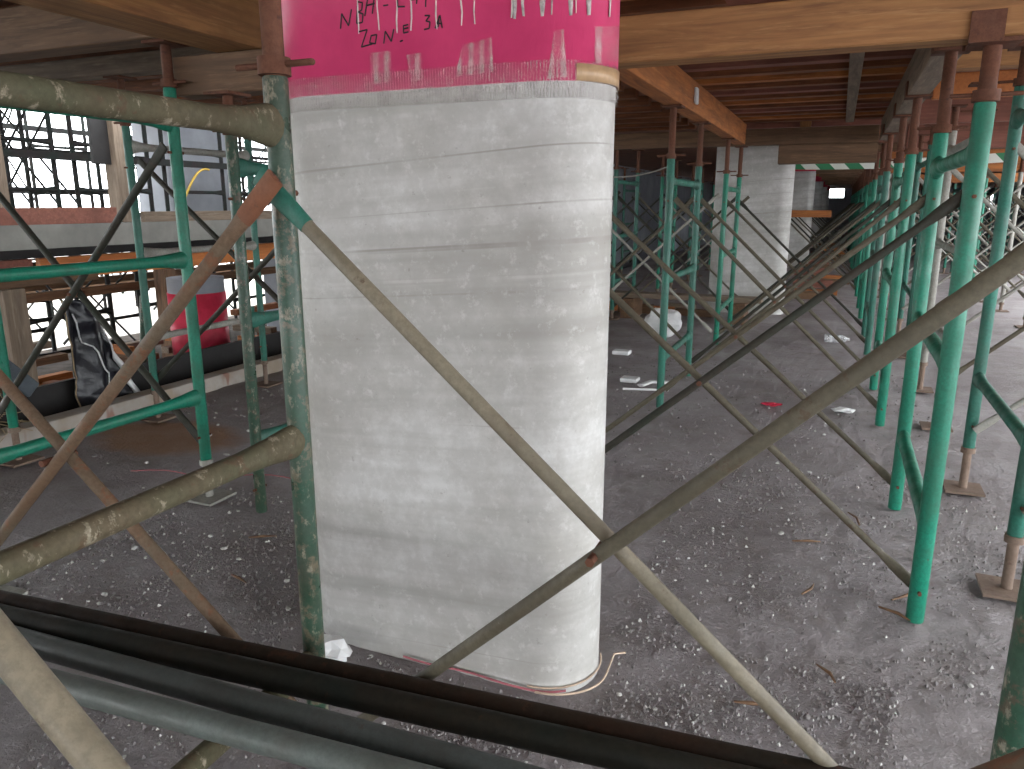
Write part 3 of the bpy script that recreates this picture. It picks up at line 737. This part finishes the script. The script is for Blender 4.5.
# black plastic sheet hanging and crumpled
def sheet():
    bm = bmesh.new(); nu, nv = 10, 22
    L = [(3.02, .655), (3.0, .42), (3.03, .2), (3.02, 0.)]; Rr = [(3.14, .65), (3.27, .5), (3.33, .2), (3.40, 0.)]
    def li(P, t):
        t *= 3; i = min(2, int(t)); f = t - i
        return P[i][0] + (P[i + 1][0] - P[i][0]) * f, P[i][1] + (P[i + 1][1] - P[i][1]) * f
    g = []
    for j in range(nv + 1):
        a, b_ = li(L, j / nv), li(Rr, j / nv); row = []
        for i in range(nu + 1):
            u = i / nu
            x = -4.13 + .03 * math.sin(u * 9 + j * .25) + .03 * noise.noise(V((u * 3, j * .3, 1))) + .05 * j / nv
            row.append(bm.verts.new((x, a[0] + (b_[0] - a[0]) * u + .012 * noise.noise(V((u * 4, j * .5, 5))), a[1] + (b_[1] - a[1]) * u)))
        g.append(row)
    for j in range(nv):
        for i in range(nu):
            f = bm.faces.new((g[j][i], g[j][i + 1], g[j + 1][i + 1], g[j + 1][i])); f.smooth = True
    return bm, g
bm, g = sheet()
edge = [v.co.copy() for v in [row[-1] for row in g]]; crease = [g[j][4 + (j > 9) + (j > 14)].co.copy() for j in range(3, 20)]; el = [row[0].co.copy() for row in g]
sh = obj('plastic_sheet', bm, 'black_plastic'); tag(sh, 'crumpled black plastic sheet hanging behind the kerb at far left', 'plastic sheet')
sm = sh.modifiers.new('thickness', 'SOLIDIFY'); sm.thickness = .003
obj('torn_edge', tube_bm([p + V((.012, 0, 0)) for p in edge], .006, 6, [.005 + .014 * max(0, noise.noise(V((i * .8, 0, 0)))) + (.012 if i > 12 else 0) for i in range(len(edge))]), 'white_rubbish', sh)
obj('torn_edge', tube_bm([p + V((.02, 0, 0)) for p in crease], .005, 6), 'white_rubbish', sh)
obj('torn_edge', tube_bm([p + V((.012, 0, 0)) for p in el], .004, 6), 'straw', sh)
bm = bmesh.new(); add_box(bm, -.012, .012, -.19, .19, -.045, .045, .003)
o = tag(obj('slate_board', bm, 'slate_board', origin=(0, 0, 0)), 'slate blue board leaning at the far left edge in front of the timber post', 'board')
o.location = (-3.9, 2.50, .37); o.rotation_euler = (math.radians(-48), 0, 0)
bm = bmesh.new()
for k in range(60):
    a = V((-3.72 + R.uniform(-.05, .05), 2.28 + R.uniform(-.05, .1), R.uniform(.1, .3)))
    add_tube(bm, [a, a + V((R.uniform(-.04, .04), R.uniform(-.12, .12), R.uniform(-.1, .1)))], .002, 4)
tag(obj('straw_bundle', bm, 'straw'), 'tuft of dry straw at the far left edge above the kerb', 'straw', kind='stuff')
tag(obj('hose', tube_bm([(-6.4, 6.1 + .5 * i / 12 + .02, 1.045 + .53 * math.sin(PI * .55 * i / 12)) for i in range(13)], .012, 8), 'yellow'), 'thin yellow hose arching on the neighbouring deck', 'hose')
def lump(c, s, seed, jit=.25, sub=2):
    bm = bmesh.new(); bmesh.ops.create_icosphere(bm, subdivisions=sub, radius=1)
    for v in bm.verts:
        k = 1 + jit * noise.noise(v.co * 1.7 + V((seed, seed * .3, 0)))*1.6
        v.co = V((v.co.x * s[0] * k, v.co.y * s[1] * k, v.co.z * s[2] * k)) + V(c)
    return bm
tag(obj('red_bag', lump((-3.5, 4.65, .05), (.10, .09, .05), 4), 'red'), 'crumpled red plastic bag beside the kerb', 'bag')

# ---- things on the floor -------------------------------------------------------------------
tag(obj('plastic_bag', lump((-1.42, 7.0, .13), (.17, .12, .135), 2, .2, 3), 'white_rubbish'), 'white stuffed plastic bag before the second column', 'bag')
tag(obj('paper_scrap', box_bm(-1.30, -1.18, 5.0, 5.10, -.002, .028, bev=.006), 'white_rubbish'), 'white folded carton on the floor right of the front column', 'carton')
tag(obj('paper_scrap', tube_bm([(-1.13, 4.9, .012), (-1.08, 5.0, .022), (-1.0, 5.02, .02), (-.94, 5.06, .012)], .014, 6, [(.03, .01)] * 4, (0, 0, 1)), 'white_rubbish'), 'white crumpled paper strip beside the white carton', 'paper')
tag(obj('pvc_pipe', tube_bm([(-1.22, 4.78, .008), (-.93, 4.86, .008)], .008, 8), 'white_rubbish'), 'thin white tube lying in front of the white carton', 'tube')
tag(obj('paper_scrap', box_bm(-1.62, -1.48, 5.95, 6.05, -.002, .03, bev=.005), 'white_rubbish'), 'white slab of polystyrene near the front column', 'polystyrene')
bt_ = thing('plastic_bottle', 'clear plastic bottle lying on the floor under the braces', 'bottle', (.07, 7.25, 0))
obj('body', tube_bm([(-.02, 7.25, .036), (-.015, 7.25, .036), (.12, 7.25, .036), (.15, 7.25, .036), (.17, 7.25, .036)], .035, 12, [.03, .036, .036, .026, .014]), 'bottle', bt_)
obj('cap', tube_bm([(.172, 7.25, .036), (.19, 7.25, .036)], .015, 10), 'white_rubbish', bt_)
tag(obj('paper_scrap', lump((.13, 4.75, .012), (.06, .035, .018), 6, .35), 'white_rubbish'), 'crumpled white scrap on the floor by the bright green row', 'paper')
tag(obj('plastic_scrap', lump((-.28, 4.76, .004), (.05, .03, .012), 9, .6), 'film_red'), 'flat red plastic scrap on the floor under the braces', 'scrap')
tag(obj('paper_lump', lump((-1.155, 1.49, .03), (.055, .035, .036), 12, .5), 'white_rubbish'), 'crumpled whitish cement-bag paper at the column foot', 'paper')
beam('timber_plank', 'long grey plank lying across before the second column', 'plank', 'grey_x', (-2.3, -.65, 8.1, 8.3, .21, .26))
beam('timber_block', 'brown timber block under the left end of the long grey plank', 'timber block', 'dull_y', (-2.1, -1.95, 8.0, 8.4, -.005, .21))
beam('timber_block', 'brown timber block under the right end of the long grey plank', 'timber block', 'dull_y', (-.95, -.8, 8.0, 8.4, -.005, .21))
for i in range(7):
    a = R.uniform(-.1, .1)
    beam('timber_offcut', 'brown timber offcut in the heap behind the long grey plank, number %s from the left' % ORD[i], 'offcut', ('dull_x', 'orange_x', 'grey_x')[i % 3], (-2.9 + .22 * i, -2.5 + .22 * i, 8.42 + .11 * (i % 3), 8.5 + .11 * (i % 3), -.004, .07 + .03 * (i % 2)), 'offcuts before the second column')
beam('timber_plank', 'brown plank carried level across the braces beyond the second column', 'plank', 'orange_x', (-1.36, -.1, 12.0, 12.12, 1.02, 1.12))
for i in range(18):
    y = 10.2 + .8 * i + R.uniform(0, .4); x = R.uniform(-.35, .0)
    beam('timber_offcut', 'timber offcut on the floor between the far braces, %s from the front' % ORD[i], 'offcut', ('dull_x', 'orange_x', 'ply_red')[i % 3], (x - .3, x + .25, y, y + .14, -.004, .06 + .1 * R.random()), 'offcuts between far braces')
# hazard tape
def ribbon(pts, h):
    bm = bmesh.new(); t = .004
    rows = [[bm.verts.new((x, y + dy, z + dz)) for dy, dz in ((-t, -h / 2), (t, -h / 2), (t, h / 2), (-t, h / 2))] for x, y, z in pts]
    for i in range(len(rows) - 1):
        for k in range(4): bm.faces.new((rows[i][k], rows[i][(k + 1) % 4], rows[i + 1][(k + 1) % 4], rows[i + 1][k]))
    bm.faces.new(rows[0][::-1]); bm.faces.new(rows[-1]); return bm
tag(obj('hazard_tape', ribbon([(-.66 + 2.2 * i / 16, 9.3 + .1 * i / 16, 1.622 + .05 * ((i - 5) / 11) ** 2) for i in range(17)], .095), 'stripe'), 'green and white striped tape hung across below the stacked beams', 'tape')
tag(obj('electric_wire', tube_bm([(-1.9 + .05 * i, 6.3, 1.42 + .0012 * (i - 4) ** 2) for i in range(14)], .006, 6), 'pale_steel'), 'pale cable sagging behind the front column at right', 'cable')
# string and wires around the column foot
def foot(off, i0, i1, z): return [(x, y, z + .003 * math.sin(k * 1.3)) for k, (x, y) in enumerate(col_loop(COLS[0], off))][i0:i1]
cl = col_loop(COLS[0], .012)
tag(obj('string', tube_bm([(-.98 + .04 * i, 1.575 - .012 - .004 * math.sin(i), .008) for i in range(9)] + [(x, y, .006) for x, y in cl[0:7]], .003, 6), 'pink_string'), 'pink string along the foot of the front column', 'string')
tag(obj('binding_wire', tube_bm([(x + (.01 + .02 * math.sin(PI * k / 16)) * .7, y - .018 * math.sin(PI * k / 16), .006 + .01 * math.sin(PI * k / 14)) for k, (x, y) in enumerate(col_loop(COLS[0], .016)[1:15])] + [(-.455, 1.79, .012), (-.43, 1.815, .008)], .0028, 6), 'wire'), 'loose pale wire loop at the right foot of the front column', 'wire')
tag(obj('binding_wire', tube_bm([(x, y, .012) for x, y in col_loop(COLS[0], .006)[0:20]], .0025, 6), 'wire'), 'pale wire pressed round the right foot of the front column', 'wire')
tag(obj('string', tube_bm([(-2.9 + .07 * i, 2.35 + .03 * math.sin(i * .9) + .02 * i, .005) for i in range(16)], .0026, 5), 'pink_string'), 'thin red string trailing over the floor left of the column', 'string')
for i, (x, y, l, a) in enumerate([(.0, 2.35, .09, 1.2), (.22, 2.36, .1, -.6), (.26, 2.42, .12, .9), (-.13, 1.72, .07, .2), (.1, 1.9, .08, 2.2), (-.55, 1.42, .07, .4), (.18, 3.0, .12, 1.9), (-.05, 2.75, .1, .3), (-1.9, 2.0, .1, .5), (-1.75, 1.75, .09, -.3)]):
    d = V((math.cos(a), math.sin(a), 0))
    tag(obj('twig', tube_bm([V((x, y, .004)), V((x, y, .012)) + d * l * .5 + V((.01, -.008, 0)), V((x, y, .005)) + d * l], .004, 6, [.003, .005, .002]), 'dull_x'), 'thin dark twig on the muddy floor, ' + ('third', 'pair by the free green post', 'pair by the free green post', 'front centre', 'middle', 'before the column foot', 'back right', 'back middle', 'far left', 'left')[i] + ' one', 'twig', 'twigs on the floor')
def stone(c, s, seed):
    bm = bmesh.new(); bmesh.ops.create_icosphere(bm, subdivisions=1, radius=1)
    rr = random.Random(seed); rot = rr.uniform(0, 6.28); a, b_, h = s * rr.uniform(.7, 1.3), s * rr.uniform(.5, 1.), s * rr.uniform(.35, .7)
    for v in bm.verts:
        k = rr.uniform(.75, 1.2); x, y = v.co.x * a * k, v.co.y * b_ * k
        v.co = V((x * math.cos(rot) - y * math.sin(rot) + c[0], x * math.sin(rot) + y * math.cos(rot) + c[1], v.co.z * h * k + c[2] + h * .5))
    return bm
def ok(x, y):
    if CX0 - .03 < x < CX1 + .03 and COLS[0] - .03 < y < COLS[0] + .32: return False
    for px_, py_ in ((XR, 2.325), (XR, 3.245), (XL, 1.1), (-2.03, 2.22), (-2.33, 2.25), (X2, 2.636)):
        if abs(x - px_) < .09 and abs(y - py_) < .09: return False
    return True
regions = [('small pale concrete chip on the floor left of the front column', 'chips left of the column', -2.3, -1.38, 1.35, 2.3, 90, .0085),
           ('small pale concrete chip before the foot of the front column', 'chips before the column', -1.3, -.5, 1.3, 1.55, 60, .007),
           ('small pale concrete chip on the floor at the right foot of the front column', 'chips right of the column', -.46, .1, 1.25, 2.0, 60, .0065),
           ('small pale concrete chip under the front pipes', 'chips under the pipes', -1.4, -.6, .7, 1.2, 40, .0065),
           ('small grey chip scattered over the open floor in the middle', 'chips on the open floor', -.4, .5, 1.9, 4.6, 50, .008),
           ('small pale chip on the floor near the pale kerb', 'chips near the kerb', -3.6, -2.3, 2.2, 4.6, 40, .014)]
n = 0
for lab, grp, x0, x1, y0, y1, cnt, s in regions:
    c = 0
    while c < cnt:
        x, y = R.uniform(x0, x1), R.uniform(y0, y1)
        if not ok(x, y): continue
        ss = s * (R.random() ** 2 * 1.2 + .45)
        tag(obj('stone_chip', stone((x, y, -.006), ss, n), 'stone' if R.random() < .75 else 'stone_dark'), lab, 'stone chip', grp); c += 1; n += 1
for gi, (gm, gl, keep) in enumerate((('grit', 'fine grey grit scattered over the muddy floor', 1.), ('stone', 'fine pale grit scattered over the muddy floor', .09))):
    bm = bmesh.new(); rg = random.Random(5 + gi)
    for x0, x1, y0, y1, cnt, s in ((-.5, .25, 1.2, 1.95, 4200, .0044), (-1.3, -.4, 1.2, 1.56, 2600, .0042), (-2.4, -1.35, 1.2, 2.4, 3600, .005), (-.5, .7, 1.9, 3.6, 4200, .005), (-1.6, -.5, .6, 1.2, 2600, .0048), (-3.6, .6, 3.2, 6., 2600, .007)):
        for _ in range(int(cnt * keep)):
            x, y = rg.uniform(x0, x1), rg.uniform(y0, y1)
            cl_ = noise.noise(V((x * 4, y * 4, 2)))
            if not ok(x, y) or cl_ < rg.uniform(-.5, .5): continue
            q = s * rg.uniform(.5, 1.6); a = rg.uniform(0, 6.28)
            vs = [bm.verts.new((x + q * math.cos(a + k * 2.1) * rg.uniform(.6, 1.2), y + q * math.sin(a + k * 2.1) * rg.uniform(.6, 1.2), -.006)) for k in range(3)] + [bm.verts.new((x, y, -.005 + q * rg.uniform(.7, 1.3)))]
            for f in ((0, 1, 3), (1, 2, 3), (2, 0, 3), (2, 1, 0)): bm.faces.new([vs[k] for k in f])
    tag(obj('gravel', bm, gm), gl, 'gravel', kind='stuff')

# ------------------------------------------------------------------ light, camera
w = bpy.data.worlds.new('overcast_sky'); sc.world = w; w.use_nodes = True
bg = w.node_tree.nodes['Background']; bg.inputs[0].default_value = (.93, .97, 1., 1); bg.inputs[1].default_value = 11.
cam = bpy.data.cameras.new('camera'); co = bpy.data.objects.new('camera', cam); C.objects.link(co)
cam.sensor_width = 36; cam.lens = 755 / 1024 * 36; cam.clip_start = .02; cam.clip_end = 300
co.location = (0, 0, 1.2); co.rotation_euler = (math.radians(90) - math.atan(180 / 755), 0, math.radians(22.9))
sc.camera = co
for o in sc.objects:
    if '_w' in o: del o['_w']
vs_ = sc.view_settings
vs_.view_transform = 'Standard'; vs_.look = 'None'; vs_.gamma = 1; vs_.exposure = -0.55; vs_.use_curve_mapping = False
sc.cycles.max_bounces = 8; sc.cycles.diffuse_bounces = 5; sc.cycles.transparent_max_bounces = 12
